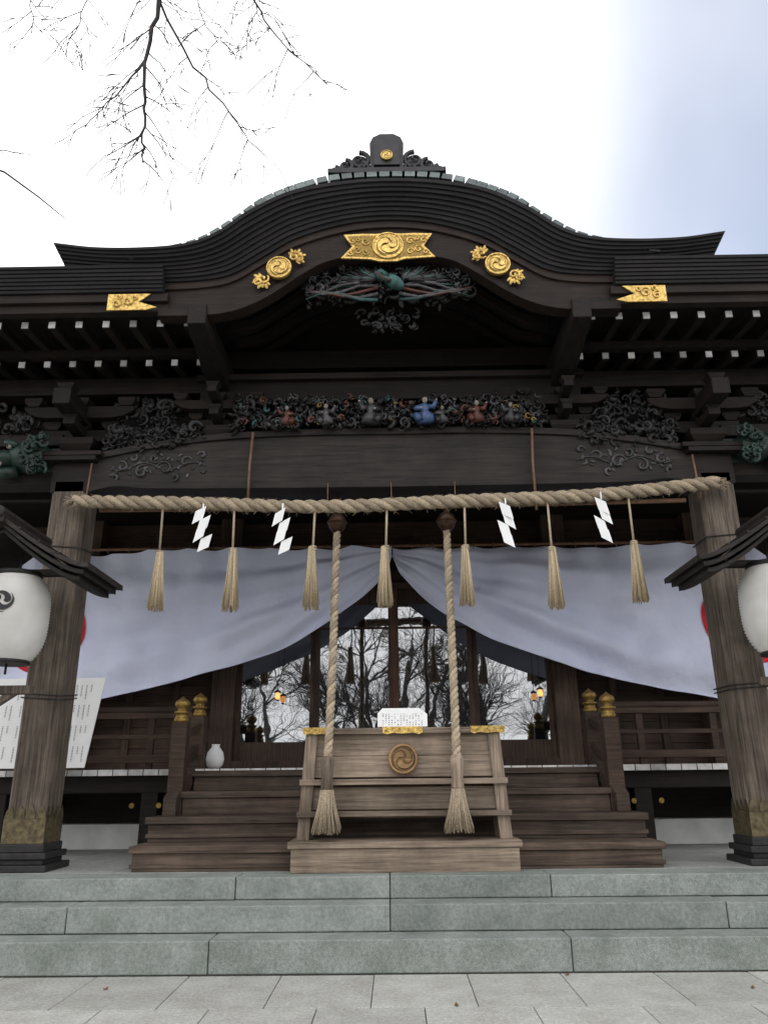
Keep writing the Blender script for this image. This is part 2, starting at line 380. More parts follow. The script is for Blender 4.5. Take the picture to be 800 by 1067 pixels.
def bracket(X,Y,z,s=1.0):
    m.hexa([(X-.12*s,Y-.12*s,z),(X+.12*s,Y-.12*s,z),(X+.12*s,Y+.12*s,z),(X-.12*s,Y+.12*s,z)]+[(X+a*.2*s,Y+b*.2*s,z+.12*s) for a,b in((-1,-1),(1,-1),(1,1),(-1,1))])
    m.box(X-.2*s,X+.2*s,Y-.2*s,Y+.2*s,z+.12*s,z+.2*s)
    z1=z+.2*s
    for wide in (0,1):
        hw=(.42+.2*wide)*s
        P=[(-hw,.14),(-hw,.09),(-hw*.8,.02),(-hw*.6,0),(hw*.6,0),(hw*.8,.02),(hw,.09),(hw,.14)]
        m.prism([(X+a,z1+b*s) for a,b in P],Y-.07*s-.12*wide,Y+.07*s-.12*wide)
        m.hexa([(X-.065*s,Y-hw,z1+.06*s),(X+.065*s,Y-hw,z1+.06*s),(X+.065*s,Y+hw,z1),(X-.065*s,Y+hw,z1),(X-.065*s,Y-hw,z1+.143*s),(X+.065*s,Y-hw,z1+.143*s),(X+.065*s,Y+hw,z1+.143*s),(X-.065*s,Y+hw,z1+.143*s)])
        z2=z1+.143*s
        for dx in (-hw+.09*s,0,hw-.09*s):
            m.hexa([(X+dx+a*.06*s,Y-.12*wide+b*.08*s,z2) for a,b in((-1,-1),(1,-1),(1,1),(-1,1))]+[(X+dx+a*.1*s,Y-.12*wide+b*.1*s,z2+.05*s) for a,b in((-1,-1),(1,-1),(1,1),(-1,1))])
            m.box(X+dx-.1*s,X+dx+.1*s,Y-.12*wide-.1*s,Y-.12*wide+.1*s,z2+.05*s,z2+.1*s)
        m.hexa([(X+a*.06*s,Y-hw+.09*s+b*.06*s,z2) for a,b in((-1,-1),(1,-1),(1,1),(-1,1))]+[(X+a*.1*s,Y-hw+.09*s+b*.09*s,z2+.07*s) for a,b in((-1,-1),(1,-1),(1,1),(-1,1))])
        z1=z2+.1*s
for sx in (-1,1):
    bracket(3.7*sx,8.4,5.1,1.05); bracket(2.05*sx,8.38,5.28,.85); bracket(5.4*sx,8.42,5.4,.8)
    for zz,w in ((4.98,.3),(5.04,.36)): m.box(3.7*sx-w,3.7*sx+w,8.1,8.7,zz,zz+.055)
    m.box(3.7*sx-.22,3.7*sx+.22,8.2,8.62,4.62,4.98)
for X in (-.95,0,.95): bracket(X,8.5,5.45,.5)
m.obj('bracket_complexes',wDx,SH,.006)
m=MB(); mw=MB()
xs=[]; x=2.22
while x<6.9: xs+= [x,-x]; x+=.3
for x in xs:
    m.beam((x,7.3,6.25),(x,8.5,6.36),.08,.09); mw.box(x-.036,x+.036,7.288,7.299,6.212,6.288)
    m.beam((x,7.92,6.12),(x,11.6,6.95),.09,.10); mw.box(x-.036,x+.036,7.905,7.916,6.078,6.152)
m.obj('rafters',wDy,SH,.004); mw.obj('rafter_tips',mWhite,SH)
m=MB()
for sx in (-1,1):
    a,b=(2.1,7) if sx>0 else (-7,-2.1)
    m.hexa([(a,7.15,6.32),(b,7.15,6.32),(b,11.7,7.08),(a,11.7,7.08),(a,7.15,6.4),(b,7.15,6.4),(b,11.7,7.2),(a,11.7,7.2)],.3)
    m.box(a,b,7.86,7.98,6.19,6.28,.5)
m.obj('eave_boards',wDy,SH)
m=MB()
for sx in (-1,1):
    a,b=(2.4,7) if sx>0 else (-7,-2.4)
    m.box(a,b,7.14,7.24,6.30,6.45); m.box(a,b,7.09,7.2,6.40,6.50)
m.obj('eave_fascia',wEave,SH,.006)
m=MB()
for sx in (-1,1):
    a,b=(2.45,7.1) if sx>0 else (-7.1,-2.45)
    for i in range(7):
        z=6.5+i*.043
        m.box(a,b,7.06-i*.012,7.6,z+.002,z+.04)
m.obj('eave_shingle_layers',mRoof,SH,.004)
m=MB()
for a,b in ((-7.1,-2.6),(2.6,7.1)):
    m.hexa([(a,7.04,6.72),(b,7.04,6.72),(b,12.5,8.8),(a,12.5,8.8),(a,7.04,6.81),(b,7.04,6.81),(b,12.5,9.0),(a,12.5,9.0)])
m.hexa([(-2.6,9.2,7.55),(2.6,9.2,7.55),(2.6,12.5,8.8),(-2.6,12.5,8.8),(-2.6,9.2,7.7),(2.6,9.2,7.7),(2.6,12.5,9.0),(-2.6,12.5,9.0)])
m.hexa([(-8.5,12.2,8.0),(8.5,12.2,8.0),(8.5,16.5,11.2),(-8.5,16.5,11.2),(-8.5,12.2,8.3),(8.5,12.2,8.3),(8.5,16.5,11.5),(-8.5,16.5,11.5)])
m.box(-8.2,8.2,16.3,16.9,11.2,11.9)
m.obj('main_roof',mTile,SH)
GT=[(0,7.856),(.54,7.82),(1.09,7.70),(1.55,7.44),(1.86,7.18),(2.15,7.04),(2.55,6.985),(3.17,6.99),(3.66,7.06)]
GB=[(0,7.43),(.53,7.37),(1.06,7.18),(1.37,6.97),(1.72,6.74),(2.05,6.67),(2.6,6.66),(3.66,6.74)]
T=symprof(GT,3.66,120); B=symprof(GB,3.5,120)
m=MB(); nl=9
for i in range(nl):
    t0=i/nl;t1=(i+.88)/nl
    a=[(T[k][0]*(1-t0)+B[k][0]*t0,T[k][1]*(1-t0)+B[k][1]*t0) for k in range(121)]
    b=[(T[k][0]*(1-t1)+B[k][0]*t1,T[k][1]*(1-t1)+B[k][1]*t1) for k in range(121)]
    m.band(a,b,6.93+i*.022+random.uniform(-.004,.004),10.5)
    t2=(i+1)/nl
    c=[(T[k][0]*(1-t2)+B[k][0]*t2,T[k][1]*(1-t2)+B[k][1]*t2) for k in range(121)]
    if i<nl-1: m.band([(x*.998,z) for x,z in b],[(x*.998,z) for x,z in c],6.95+i*.022,10.4)
m.obj('gable_shingle_layers',mRoof,SH)
IT=[(0,7.44),(.53,7.38),(1.06,7.19),(1.37,6.98),(1.72,6.75),(2.05,6.68),(2.5,6.66)]
IB=[(0,7.0),(.3,7.0),(.7,6.92),(1.0,6.73),(1.3,6.50),(1.6,6.34),(1.9,6.27),(2.5,6.26)]
m=MB()
m.band(symprof(IT,2.5),symprof(IB,2.5),7.16,7.28,.4)
m.band(symprof([(x,z+.07) for x,z in IB],2.5),symprof([(x,z-.02) for x,z in IB],2.5),7.135,7.3,.2)
m.band(symprof([(x,z+.0) for x,z in IT],2.5),symprof([(x,z-.09) for x,z in IT],2.5),7.13,7.3,.7)
m.obj('bargeboard',wEave,SH,.005)
m=MB()
for yy in (7.6,7.95,8.3,8.65):
    m.band(symprof([(x*.93,z-.0) for x,z in GB[:6]],1.9),symprof([(x*.93,z-.1) for x,z in GB[:6]],1.9),yy,yy+.07)
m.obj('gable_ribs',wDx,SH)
TT=[(0,8.13),(.77,8.06),(1.43,7.79),(1.79,7.49),(2.15,7.24),(2.68,7.10),(3.0,7.045)]
P=symprof(TT,2.95,200)
m=MB(); m.band([(x,z-.05) for x,z in P],[(x,z-.28) for x,z in P],7.2,10.4,.2)
acc=0
for i in range(1,len(P)):
    acc+=math.dist(P[i],P[i-1])
    if acc>.125:
        acc=0; x,z=P[i]; dx=P[i][0]-P[i-1][0]; dz=P[i][1]-P[i-1][1]; l=math.hypot(dx,dz)
        nx,nz=-dz/l,dx/l
        m.tube([(x-nx*.075,7.1,z-nz*.075),(x-nx*.075,10.4,z-nz*.075)],.045,8)
        m.hexa([(x-dx/l*.058-nx*.2,6.98,z-dz/l*.058-nz*.2),(x+dx/l*.058-nx*.2,6.98,z+dz/l*.058-nz*.2),(x+dx/l*.058-nx*.2,7.3,z+dz/l*.058-nz*.2),(x-dx/l*.058-nx*.2,7.3,z-dz/l*.058-nz*.2),
                (x-dx/l*.058-nx*.05,7.06,z-dz/l*.058-nz*.05),(x+dx/l*.058-nx*.05,7.06,z+dz/l*.058-nz*.05),(x+dx/l*.058-nx*.05,7.3,z+dz/l*.058-nz*.05),(x-dx/l*.058-nx*.05,7.3,z-dz/l*.058-nz*.05)])
m.obj('gable_tiles',mTile,SH,.004)
m=MB()
m.box(-.68,.68,7.05,7.5,8.06,8.12); m.box(-.58,.58,7.10,7.45,8.12,8.17)
m.prism([(-.19,8.14),(-.20,8.54),(-.165,8.63),(-.08,8.68),(.08,8.68),(.165,8.63),(.20,8.54),(.19,8.14)],7.12,7.4)
m.prism([(-.15,8.2),(-.15,8.52),(-.1,8.59),(.1,8.59),(.15,8.52),(.15,8.2)],7.09,7.13)
m.box(-.12,.12,7.3,10.4,8.0,8.35)
for sx in (-1,1):
    for (cx,cz,r) in ((.32,8.33,.13),(.48,8.26,.09),(.6,8.19,.06),(.28,8.22,.08)):
        disc(m,sx*cx,cz,r*.8,7.2,7.35,20)
        m.tube(spiral_pts(sx*cx,cz,7.18,r,1.3,math.pi/2,sx,20,.03),[.03-.0008*i for i in range(21)],8)
m.obj('ridge_ornament',mOni,SH,.008)
m=MB(); disc(m,0,8.32,.07,7.07,7.09,24); m.obj('ridge_crest_disc',mGoldD,SH)
m=MB(); tomoe(m,.055,flatfn(0,7.067,8.32)); ring(m,0,8.32,.065,7.068,.006,24); m.obj('ridge_crest',mGold,SH)
# gold fittings
m=MB(); md=MB()
cy=7.11; cz=7.08
poly=[(-.52,.16),(-.3,.17),(-.15,.165),(0,.175),(.15,.165),(.3,.17),(.52,.16),(.42,0),(.55,-.15),(.35,-.16),(.2,-.17),(.1,-.2),(-.1,-.2),(-.2,-.17),(-.35,-.16),(-.55,-.15),(-.42,0)]
m.prism([(a*.95,cz+b) for a,b in poly],cy,cy+.02)
md.prism([(a*.86,cz+b*.84) for a,b in poly],cy-.004,cy+.0)
ring(m,0,cz,.165,cy-.01,.012)
for sx in (-1,1):
    for (cx,dz,r) in ((.25,.06,.05),(.34,-.05,.05),(.40,.07,.035),(.25,-.08,.04),(.42,-.09,.03),(.33,.09,.025)):
        m.tube(spiral_pts(sx*cx,cz+dz,cy-.006,r,1.2,0,sx,14,.004),.009,5)
disc(m,0,cz,.155,cy-.012,cy)
tomoe(m,.13,flatfn(0,cy-.03,cz)); tomoe(md,.145,flatfn(0,cy-.022,cz))
def roundel(X,Z,tilt):
    y=7.10
    disc(m,X,Z,.135,y-.02,y+.02); ring(m,X,Z,.13,y-.022,.012)
    tomoe(m,.10,flatfn(X,y-.034,Z)); tomoe(md,.112,flatfn(X,y-.027,Z))
    for s in (-1,1):
        bx=X+s*.22*math.cos(tilt); bz=Z+s*.22*math.sin(tilt)
        for k in range(9):
            a=tilt+(0 if s>0 else math.pi)+(k-4)*.42
            r=.10 if k%2 else .07
            m.ball((bx+r*math.cos(a)*.8,y,bz+r*math.sin(a)*.8),(.05,.012,.02),8,6,Matrix.Rotation(-a,3,'Y'))
        m.tube(spiral_pts(bx,bz,y-.01,.06,1.2,tilt,s,14,.01),.013,6)
        m.tube(spiral_pts(bx+s*.05,bz-.03,y-.01,.05,1.1,tilt+2,-s,14,.01),.01,6)
roundel(-1.20,6.80,math.radians(40)); roundel(1.20,6.80,math.radians(-40))
for sx in (-1,1):
    P2=[(2.58,6.48),(3.04,6.48),(3.04,6.28),(2.62,6.28),(2.5,6.31),(2.7,6.38)]
    m.prism([(sx*(a-(0 if sx<0 else .06)),b) for a,b in P2],7.07,7.088)
    for (cx,cz2,r) in ((2.82,6.39,.06),(2.94,6.36,.05),(2.75,6.43,.03),(2.92,6.44,.03)): m.tube(spiral_pts(sx*(cx-(0 if sx<0 else .06)),cz2,7.066,r,1.2,1,sx,14,.006),.009,5)
m.obj('gilt_fittings',mGold,SH,.003); md.obj('gilt_recesses',mGoldD,SH)
# phoenix carving under gable
mc=MB(); mt=MB(); mg=MB(); mr=MB()
yb=7.30
curls(mc,-.98,.98,6.52,6.98,yb+.12,150,(.04,.11),.016,.12,.8)
curls(mg,-.9,.9,6.56,6.92,yb+.02,34,(.03,.08),.009,.06,.7)
mt.ball((.06,yb-.06,6.70),(.14,.08,.075),14,10,Matrix.Rotation(.6,3,'Y'))
mt.tube([(.0,yb-.08,6.73),(-.09,yb-.14,6.78),(-.13,yb-.18,6.72),(-.07,yb-.22,6.64),(-.01,yb-.25,6.6)],[.05,.036,.03,.028,.026],10)
mg.ball((0,yb-.26,6.58),(.036,.04,.03)); mg.tube([(0,yb-.29,6.57),(.01,yb-.34,6.53)],[.015,.003],6)
for k in range(4): mr.tube([(-.03,yb-.26,6.6),(-.08-.02*k,yb-.25,6.62+.03*k)],[.009,.004],5)
for sx in (-1,1):
    for layer in range(3):
        for k in range(14):
            a=math.radians(-6+k*9) ; ln=(.62-.022*k)*(1-.28*layer)
            ox=.04+sx*.12; d=Vector((sx*math.cos(a*.8),0,math.sin(a*.8)*.62+.04*math.sin(k)))
            p=Vector((ox,yb-.03-.035*layer,6.70))+d*ln*.55
            rot=Matrix.Rotation(-math.atan2(d.z,d.x),3,'Y')
            (mt if (k+layer)%4==0 else (mg if (k+layer)%4==1 else mc)).ball(p,(ln*.38,.018,.017),8,6,rot)
    for k in range(5):
        pts=[(sx*(.12+.2*j),yb-.05-.02*math.sin(j),6.64-.03*k+.06*math.sin(j*1.4+k)) for j in range(5)]
        (mr if k==2 else (mt if k==4 else mg)).tube(pts,[.02,.018,.016,.012,.005],6)
mc.obj('gable_cloud_carving',mCarv,SH); mt.obj('phoenix_carving',mTeal,SH); mg.obj('phoenix_feathers',mCarv2,SH); mr.obj('phoenix_crest',mRust,SH)
m=MB()
curls(m,-.35,.35,6.22,6.5,7.5,30,(.03,.07),.014,.06)
curls(m,-1.85,1.85,5.34,5.78,8.28,300,(.03,.09),.016,.16,.8)
for sx in (-1,1):
    curls(m,*sorted((sx*2.45,sx*3.3)),5.5,5.85,8.35,50,(.04,.09),.018,.1)
    curls(m,*sorted((sx*4.2,sx*5.0)),5.42,5.8,8.35,40,(.04,.09),.018,.1)
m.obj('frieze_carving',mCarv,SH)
m=MB(); mr=MB(); mt=MB(); mgo=MB()
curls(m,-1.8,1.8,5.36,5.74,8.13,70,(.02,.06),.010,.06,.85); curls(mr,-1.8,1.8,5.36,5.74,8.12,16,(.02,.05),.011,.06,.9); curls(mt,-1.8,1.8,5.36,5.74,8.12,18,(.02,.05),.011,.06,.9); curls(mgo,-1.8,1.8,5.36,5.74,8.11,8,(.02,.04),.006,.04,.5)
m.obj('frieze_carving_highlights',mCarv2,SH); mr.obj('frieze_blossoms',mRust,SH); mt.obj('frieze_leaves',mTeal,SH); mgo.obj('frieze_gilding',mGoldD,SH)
def figure(parts,X,Z,s,lean):
    robe,skin=parts
    def P(x,y,z): return (X+s*(x*lean),8.08+s*y,Z+s*z)
    robe.tube([P(.03,0,0),P(.02,-.01,.07),P(-.01,-.01,.14),P(0,-.02,.2),P(.005,-.03,.245)],[.1*s,.095*s,.06*s,.065*s,.03*s],10)
    robe.tube([P(-.05,-.02,.02),P(-.10,-.07,.06),P(-.06,-.1,.0)],[.055*s,.05*s,.03*s],8)
    robe.tube([P(-.05,-.02,.21),P(-.10,-.07,.16),P(-.05,-.11,.15)],[.032*s,.036*s,.022*s],8)
    robe.tube([P(.05,-.02,.21),P(.11,-.05,.19),P(.14,-.07,.26)],[.032*s,.036*s,.022*s],8)
    skin.ball(P(.005,-.045,.285),(.034*s,.036*s,.042*s)); skin.ball(P(.005,-.08,.28),(.008*s,.012*s,.01*s),6,5)
    skin.ball(P(.145,-.07,.275),.015*s,8,6); skin.ball(P(-.045,-.115,.15),.015*s,8,6)
    for k in range(4): robe.tube([P(-.06+.04*k,-.09,.0),P(-.05+.03*k,-.075,.1)],[.012*s,.006*s],5)
    return P
bl=MB(); gw=MB(); sk=MB(); ru=MB(); hair=MB()
for (q,X,s,l) in ((bl,.40,.95,1),(gw,-.22,.95,-1),(gw,.60,.62,1),(ru,1.0,.8,1),(gw,-.75,.75,1),(ru,-1.2,.7,-1),(gw,1.4,.7,-1)):
    P=figure((q,sk),X,5.37,s,l); hair.ball(P(.008,-.03,.305),(.037*s,.037*s,.033*s))
bl.obj('frieze_figure_blue_robe',mBlue,SH); gw.obj('frieze_figure_grey_robes',mCarv2,SH); sk.obj('frieze_figure_faces',mSkin,SH); ru.obj('frieze_figure_brown_robes',mRust,SH); hair.obj('frieze_figure_hair',mBlack,SH)
# lion-head beam ends
m=MB(); mk=MB(); mw=MB()
for sx in (-1,1):
    X=4.22*sx; Y=8.25; Z=5.05
    m.ball((X,Y,Z+.02),(.27,.22,.19),16,12)
    m.ball((X+sx*.27,Y-.06,Z-.02),(.17,.15,.11),14,10); m.ball((X+sx*.4,Y-.08,Z+.03),(.06,.09,.05),10,8)
    m.tube([(X+sx*.1,Y-.05,Z-.17),(X+sx*.28,Y-.08,Z-.2),(X+sx*.42,Y-.08,Z-.15)],[.07,.07,.03],8)
    m.ball((X+sx*.16,Y-.18,Z+.13),(.1,.05,.045),10,8,Matrix.Rotation(-sx*.3,3,'Y'))
    mw.ball((X+sx*.17,Y-.2,Z+.08),(.03,.03,.025)); mk.ball((X+sx*.175,Y-.228,Z+.08),.012)
    for k in range(4): mw.tube([(X+sx*(.25+.05*k),Y-.17,Z-.1),(X+sx*(.25+.05*k),Y-.18,Z-.15)],[.014,.004],5)
    for k in range(90):
        a=random.uniform(.4,5.9); rr=random.uniform(.08,.3)
        cx=X-sx*(.0+rr*.85*abs(math.cos(a*.5))); c2=Z+rr*math.sin(a)*.75
        m.tube(spiral_pts(cx,c2,Y-.19+random.uniform(-.05,.06),random.uniform(.03,.06),.9,a,random.choice((-1,1)),14,.04),[.018]*15,6)
    m.box(min(X-sx*.5,X),max(X-sx*.5,X),8.28,8.5,4.9,5.2)
m.obj('lion_head_beam_ends',mGreen,SH); mw.obj('lion_eyes_and_teeth',mSkin,SH); mk.obj('lion_pupils',mBlack,SH)
# main building wall, columns, porch
m=MB()
m.box(-8,-2.6,11.75,11.95,.65,7); m.box(2.6,8,11.75,11.95,.65,7); m.box(-2.7,2.7,11.75,11.95,3.9,7)
for sx in (-1,1):
    z=1.62
    while z<3.9:
        a,b=(2.65,8) if sx>0 else (-8,-2.65)
        m.box(a,b,11.71+random.uniform(0,.008),11.76,z,z+.145); z+=.15
    for z in (2.45,3.4): m.box(*sorted((sx*2.6,sx*8)),11.62,11.75,z,z+.12)
m.box(-8,8,11.6,11.8,4.35,4.55)
m.obj('main_wall',wBx,SH,.004)
m=MB()
for X in (2.5,4.7,6.9):
    for sx in (-1,1): m.box(X*sx-.17,X*sx+.17,11.42,11.76,.65,5.4)
for sx in (-1,1):
    for X in (3.25,3.95,5.4,6.1): m.box(sx*X-.05,sx*X+.05,11.66,11.74,1.6,3.4)
m.obj('wall_columns',wBz,SH,.01)
m=MB(); m.box(-.065,.065,11.40,11.495,1.722,4.2); m.obj('door_centre_post',wCen,SH,.01)
m=MB(); gl=MB()
m.box(-2.33,2.33,11.4,11.7,1.605,1.72)
m.box(-2.6,2.6,11.66,11.75,1.6,4.3)
for a,b in ((-2.33,-1.17),(-1.17,-.0),(0,1.17),(1.17,2.33)):
    y0=11.5 if a in(-1.17,0) else 11.56
    m.box(a+.0,a+.075,y0,y0+.05,1.72,4.2); m.box(b-.075,b-.0,y0,y0+.05,1.72,4.2)
    m.box(a+.075,b-.075,y0+.002,y0+.048,1.72,1.98); m.box(a+.075,b-.075,y0+.002,y0+.048,3.98,4.2)
    m.box(a+.07,b-.07,y0+.004,y0+.046,3.60,3.63)
    tl=random.uniform(-.006,.006)
    gl.add([(a+.07,y0+.03,1.97),(b-.07,y0+.03+tl,1.97),(b-.07,y0+.03+tl,3.99),(a+.07,y0+.03,3.99)],[(0,1,2,3)])
m.box(-2.33,2.33,11.45,11.7,4.205,4.3)
m.obj('sliding_doors',wBz,SH,.005); gl.obj('door_glass',mGlassM,SH)
for X in (-1.68,2.1):
    HL=empty('hanging_lamp')
    m=MB(); m.lathe([(.012,0),(.03,.01),(.038,.045),(.03,.085),(.014,.1)],(X,11.32,2.56),14); m.obj('lit_shade',mLamp,HL)
    m=MB(); m.lathe([(.05,0),(.045,.015),(.012,.035),(.004,.05)],(X,11.32,2.66),14); m.tube([(X,11.32,2.69),(X,11.32,4.4)],.004,5); m.lathe([(.02,0),(.026,.01),(.02,.02)],(X,11.32,2.54),12); m.obj('lamp_fitting',mIron,HL)
m=MB(); mw=MB()
x=-8
while x<8:
    m.box(x+.003,x+.177,9.5,11.7,1.54,1.6)
    if abs(x+.09)>1.0: mw.box(x+.006,x+.174,9.485,9.498,1.535,1.602)
    x+=.18
m.obj('porch_floor',wBx,SH); mw.obj('porch_board_tips',mWhite,SH)
m=MB()
m.box(-8,8,9.62,9.8,1.34,1.535); m.box(-8,8,11.0,11.2,1.2,1.5)
for X in (2.9,4.7,6.5):
    for sx in (-1,1): m.box(sx*X-.1,sx*X+.1,9.62,9.82,.65,1.34); m.box(sx*X-.06,sx*X+.06,9.8,11.1,1.1,1.25)
m.box(-8,8,10.9,11.0,.88,1.5)
m.obj('porch_frame',wDx,SH,.008)
m=MB(); m.box(-8,8,10.6,10.9,.648,.95); m.obj('foundation_wall',mPlaster,SH,.01)
m=MB()
ys=[8.02,8.46,8.9,9.35]; zs=[.88,1.12,1.36,1.58]; zp=.65
for i,(y,z) in enumerate(zip(ys,zs)):
    hw=2.58 if i<2 else 2.36
    m.box(-hw,hw,y,y+.5,z-.065,z); m.box(-hw+.03,hw-.03,y+.035,y+.5,zp,z-.067); zp=z
    if i<2: m.box(-hw+.01,hw-.01,y+.02,y+.04,z-.2,z-.16)
for sx in (-1,1):
    X=sx*2.42
    m.hexa([(X-.07,8.75,1.12),(X+.07,8.75,1.12),(X+.07,9.8,1.6),(X-.07,9.8,1.6),(X-.07,8.75,1.3),(X+.07,8.75,1.3),(X+.07,9.8,1.8),(X-.07,9.8,1.8)])
m.obj('wooden_stairs',wStair,SH,.006)
m=MB(); mg=MB()
fin=[(.085,0),(.095,.01),(.095,.05),(.08,.06),(.08,.11),(.1,.115),(.1,.14),(.06,.15),(.055,.17),(.085,.2),(.1,.235),(.085,.275),(.04,.305),(.012,.33),(.0,.345)]
for sx in (-1,1):
    for (Y,z0,z1) in ((9.0,1.12,2.1),(9.8,1.6,2.22)):
        m.box(sx*2.42-.085,sx*2.42+.085,Y-.085,Y+.085,z0,z1)
        mg.lathe([(r*.88,z*.85) for r,z in fin],(sx*2.42,Y,z1),20)
    m.beam((sx*2.42,9.0,1.95),(sx*2.42,9.8,2.12),.09,.09); m.beam((sx*2.42,9.0,1.6),(sx*2.42,9.8,1.85),.07,.09)
    a,b=sorted((sx*2.5,sx*7.5))
    m.box(a,b,9.76,9.85,2.2,2.27); m.box(a,b,9.77,9.84,1.96,2.01); m.box(a,b,9.755,9.855,1.68,1.77)
    for X in (3.0,3.9,4.8,5.7,6.6):
        m.box(sx*X-.04,sx*X+.04,9.772,9.838,1.6,2.2)
    m.tube([(a,9.8,2.3),(b,9.8,2.3)],.045,10)
m.obj('railings',wBx,SH,.006); mg.obj('gilt_finials',mGoldD,SH)
m=MB()
for sx in (-1,1):
    for X in (2.78,3.1): disc(m,sx*X,1.2,.03,9.60,9.62,16)
m.obj('beam_studs',mGoldD,SH)
m=MB(); m.lathe([(.06,0),(.10,.05),(.115,.12),(.10,.2),(.055,.26),(.045,.28),(.055,.3)],(-2.26,10.1,1.6),18); m.obj('white_jar',mPaper)

# ------------------------------------------------------------ curtain
CU=empty('shrine_curtain')
hem=[(0,4.57),(.11,4.28),(.6,3.81),(1.28,3.375),(2.18,3.015),(3.2,2.73),(4.5,2.44),(5.9,2.18)]
TOP=4.70
def cz_top(u): return TOP-.03*abs(math.sin(u*math.pi/.6))
def cy_(u,z,sx):
    d=TOP-z; phi=math.atan2(d,u+.2); rr=math.hypot(d,u)
    y=10.9+.065*math.sin(phi*20+sx+rr*.5+1.8*noise.noise(Vector((u,z,3+sx))))*min(1,rr*.6)+.03*math.sin(phi*43+rr*1.5)*min(1,rr*.5)
    y+=.04*math.sin(u*2*math.pi/.6)*max(0,1-d*1.6)
    y+=.2*noise.noise(Vector((u*.8,z*1.1,sx*5)))+.08*noise.noise(Vector((u*2.2,z*2.2,sx*9)))
    return y-.05*d
sym=False
m=MB(); mh=MB()
for sx in (-1,1):
    nu,nv=170,56; vs=[];fs=[]
    for i in range(nu+1):
        u=5.9*(i/nu)**1.15; h=interp(hem,u); t=cz_top(u)
        for j in range(nv+1):
            z=t+(h-t)*j/nv
            vs.append((sx*(u+.01),cy_(u,z,sx),z))
    for i in range(nu):
        for j in range(nv):
            a=i*(nv+1)+j; fs.append((a,a+1,a+nv+2,a+nv+1))
    m.add(vs,fs,True)
    pts=[]
    for i in range(nu+1):
        u=5.9*(i/nu)**1.15; h=interp(hem,u); pts.append((sx*(u+.01),cy_(u,h,sx)-.004,h))
    mh.tube(pts,.009,6)
m.obj('cloth_panels',mCloth,CU); mh.obj('hem',mCloth,CU)
m=MB()
for sx in (-1,1):
    R,w=.62,.075; U=5.03; Z=3.54
    vs=[];fs=[];n=60
    for i in range(n+1):
        a=2*math.pi*i/n
        for q in (R,R-w):
            u=U+q*math.cos(a); z=Z+q*math.sin(a); vs.append((sx*u,cy_(u,z,sx)-.012,z))
    for i in range(n): fs.append((2*i,2*i+1,2*i+3,2*i+2))
    m.add(vs,fs,True)
    tomoe(m,.48,lambda x,z,sx=sx:(sx*U+x,cy_(U+sx*x,Z+z,sx)-.02,Z+z))
m.obj('red_crests',mRed,CU)
m=MB(); m.tube([(-6,10.93,4.73),(6,10.93,4.73)],.022,8)
for k in range(41):
    X=-6+.3*k; m.tube([(X,10.88,4.66),(X,10.9,4.76),(X,10.96,4.73)],.008,5)
m.obj('curtain_pole',mBamboo,CU)
sym=True
# ------------------------------------------------------------ ropes
def rope(mb,ctrl,R,pitch,ns=3,step=None,taper=None):
    pts=[Vector(p) for p in ctrl]; step=step or R*.3
    out=[pts[0]]
    for a,b in zip(pts[:-1],pts[1:]):
        l=(b-a).length; n=max(1,int(l/step))
        for i in range(1,n+1): out.append(a.lerp(b,i/n))
    s=0; cen=[[] for _ in range(ns)]; rads=[]
    for i,p in enumerate(out):
        if i: s+=(p-out[i-1]).length
        t=(out[min(i+1,len(out)-1)]-out[max(0,i-1)]).normalized()
        up=Vector((0,1,0)); n1=(up-t*up.dot(t)).normalized(); n2=t.cross(n1)
        f=1 if not taper else taper(i/(len(out)-1))
        for k in range(ns):
            a=2*math.pi*(s/pitch+k/ns)+.5*noise.noise(p*1.3); wob=1+.09*noise.noise(p*7)
            cen[k].append(p+(n1*math.cos(a)+n2*math.sin(a))*R*.5*f*wob)
        rads.append(R*.54*f*(1+.08*noise.noise(p*11)))
    for k in range(ns): mb.tube(cen[k],rads,9)
SR=empty('sacred_rope')
zr=lambda x:4.36+.0131*(abs(x)**1.9)+.012*x+.012*math.sin(x*2.1)
ctrl=[(x,8.05,zr(x)) for x in [-3.55+.06*i for i in range(121)]]
m=MB(); rope(m,ctrl,.076,.42,3,.028)
for e in (-3.57,3.66):
    for k in range(60):
        a=random.uniform(0,6.28); r=random.uniform(0,.055); s=1 if e>0 else -1
        p=Vector((e-.03*s,8.05+r*math.cos(a),zr(e)+r*math.sin(a))); m.tube([p,p+Vector((s*random.uniform(.05,.14),random.uniform(-.03,.03),random.uniform(-.06,.03)))],[.005,.003],4)
for k in range(420):
    x=random.uniform(-3.5,3.6); a=random.uniform(0,6.28); p=Vector((x,8.05+.07*math.cos(a),zr(x)+.07*math.sin(a)))
    m.tube([p,p+Vector((random.uniform(-.06,.06),.03*math.cos(a),.03*math.sin(a)-.015))],[.003,.0015],3)
m.obj('twisted_rope',mStraw,SR)
m=MB(); m.tube([(-3.3,8.16,4.38),(0,8.16,4.36),(3.3,8.16,4.40)],.028,8)
for X in (-1.62,1.62):
    m.tube([(X,8.13,4.3),(X,8.13,4.9),(X+.02,8.13,5.3)],.016,6)
for X in (-.72,0.0,.72): m.tube([(X,8.13,4.3),(X,8.15,4.66)],.006,5)
for X in (-3.45,3.45): m.tube([(X,8.1,4.4),(X,8.15,4.95)],.012,5)
m.obj('support_pole',mBamboo,SR)
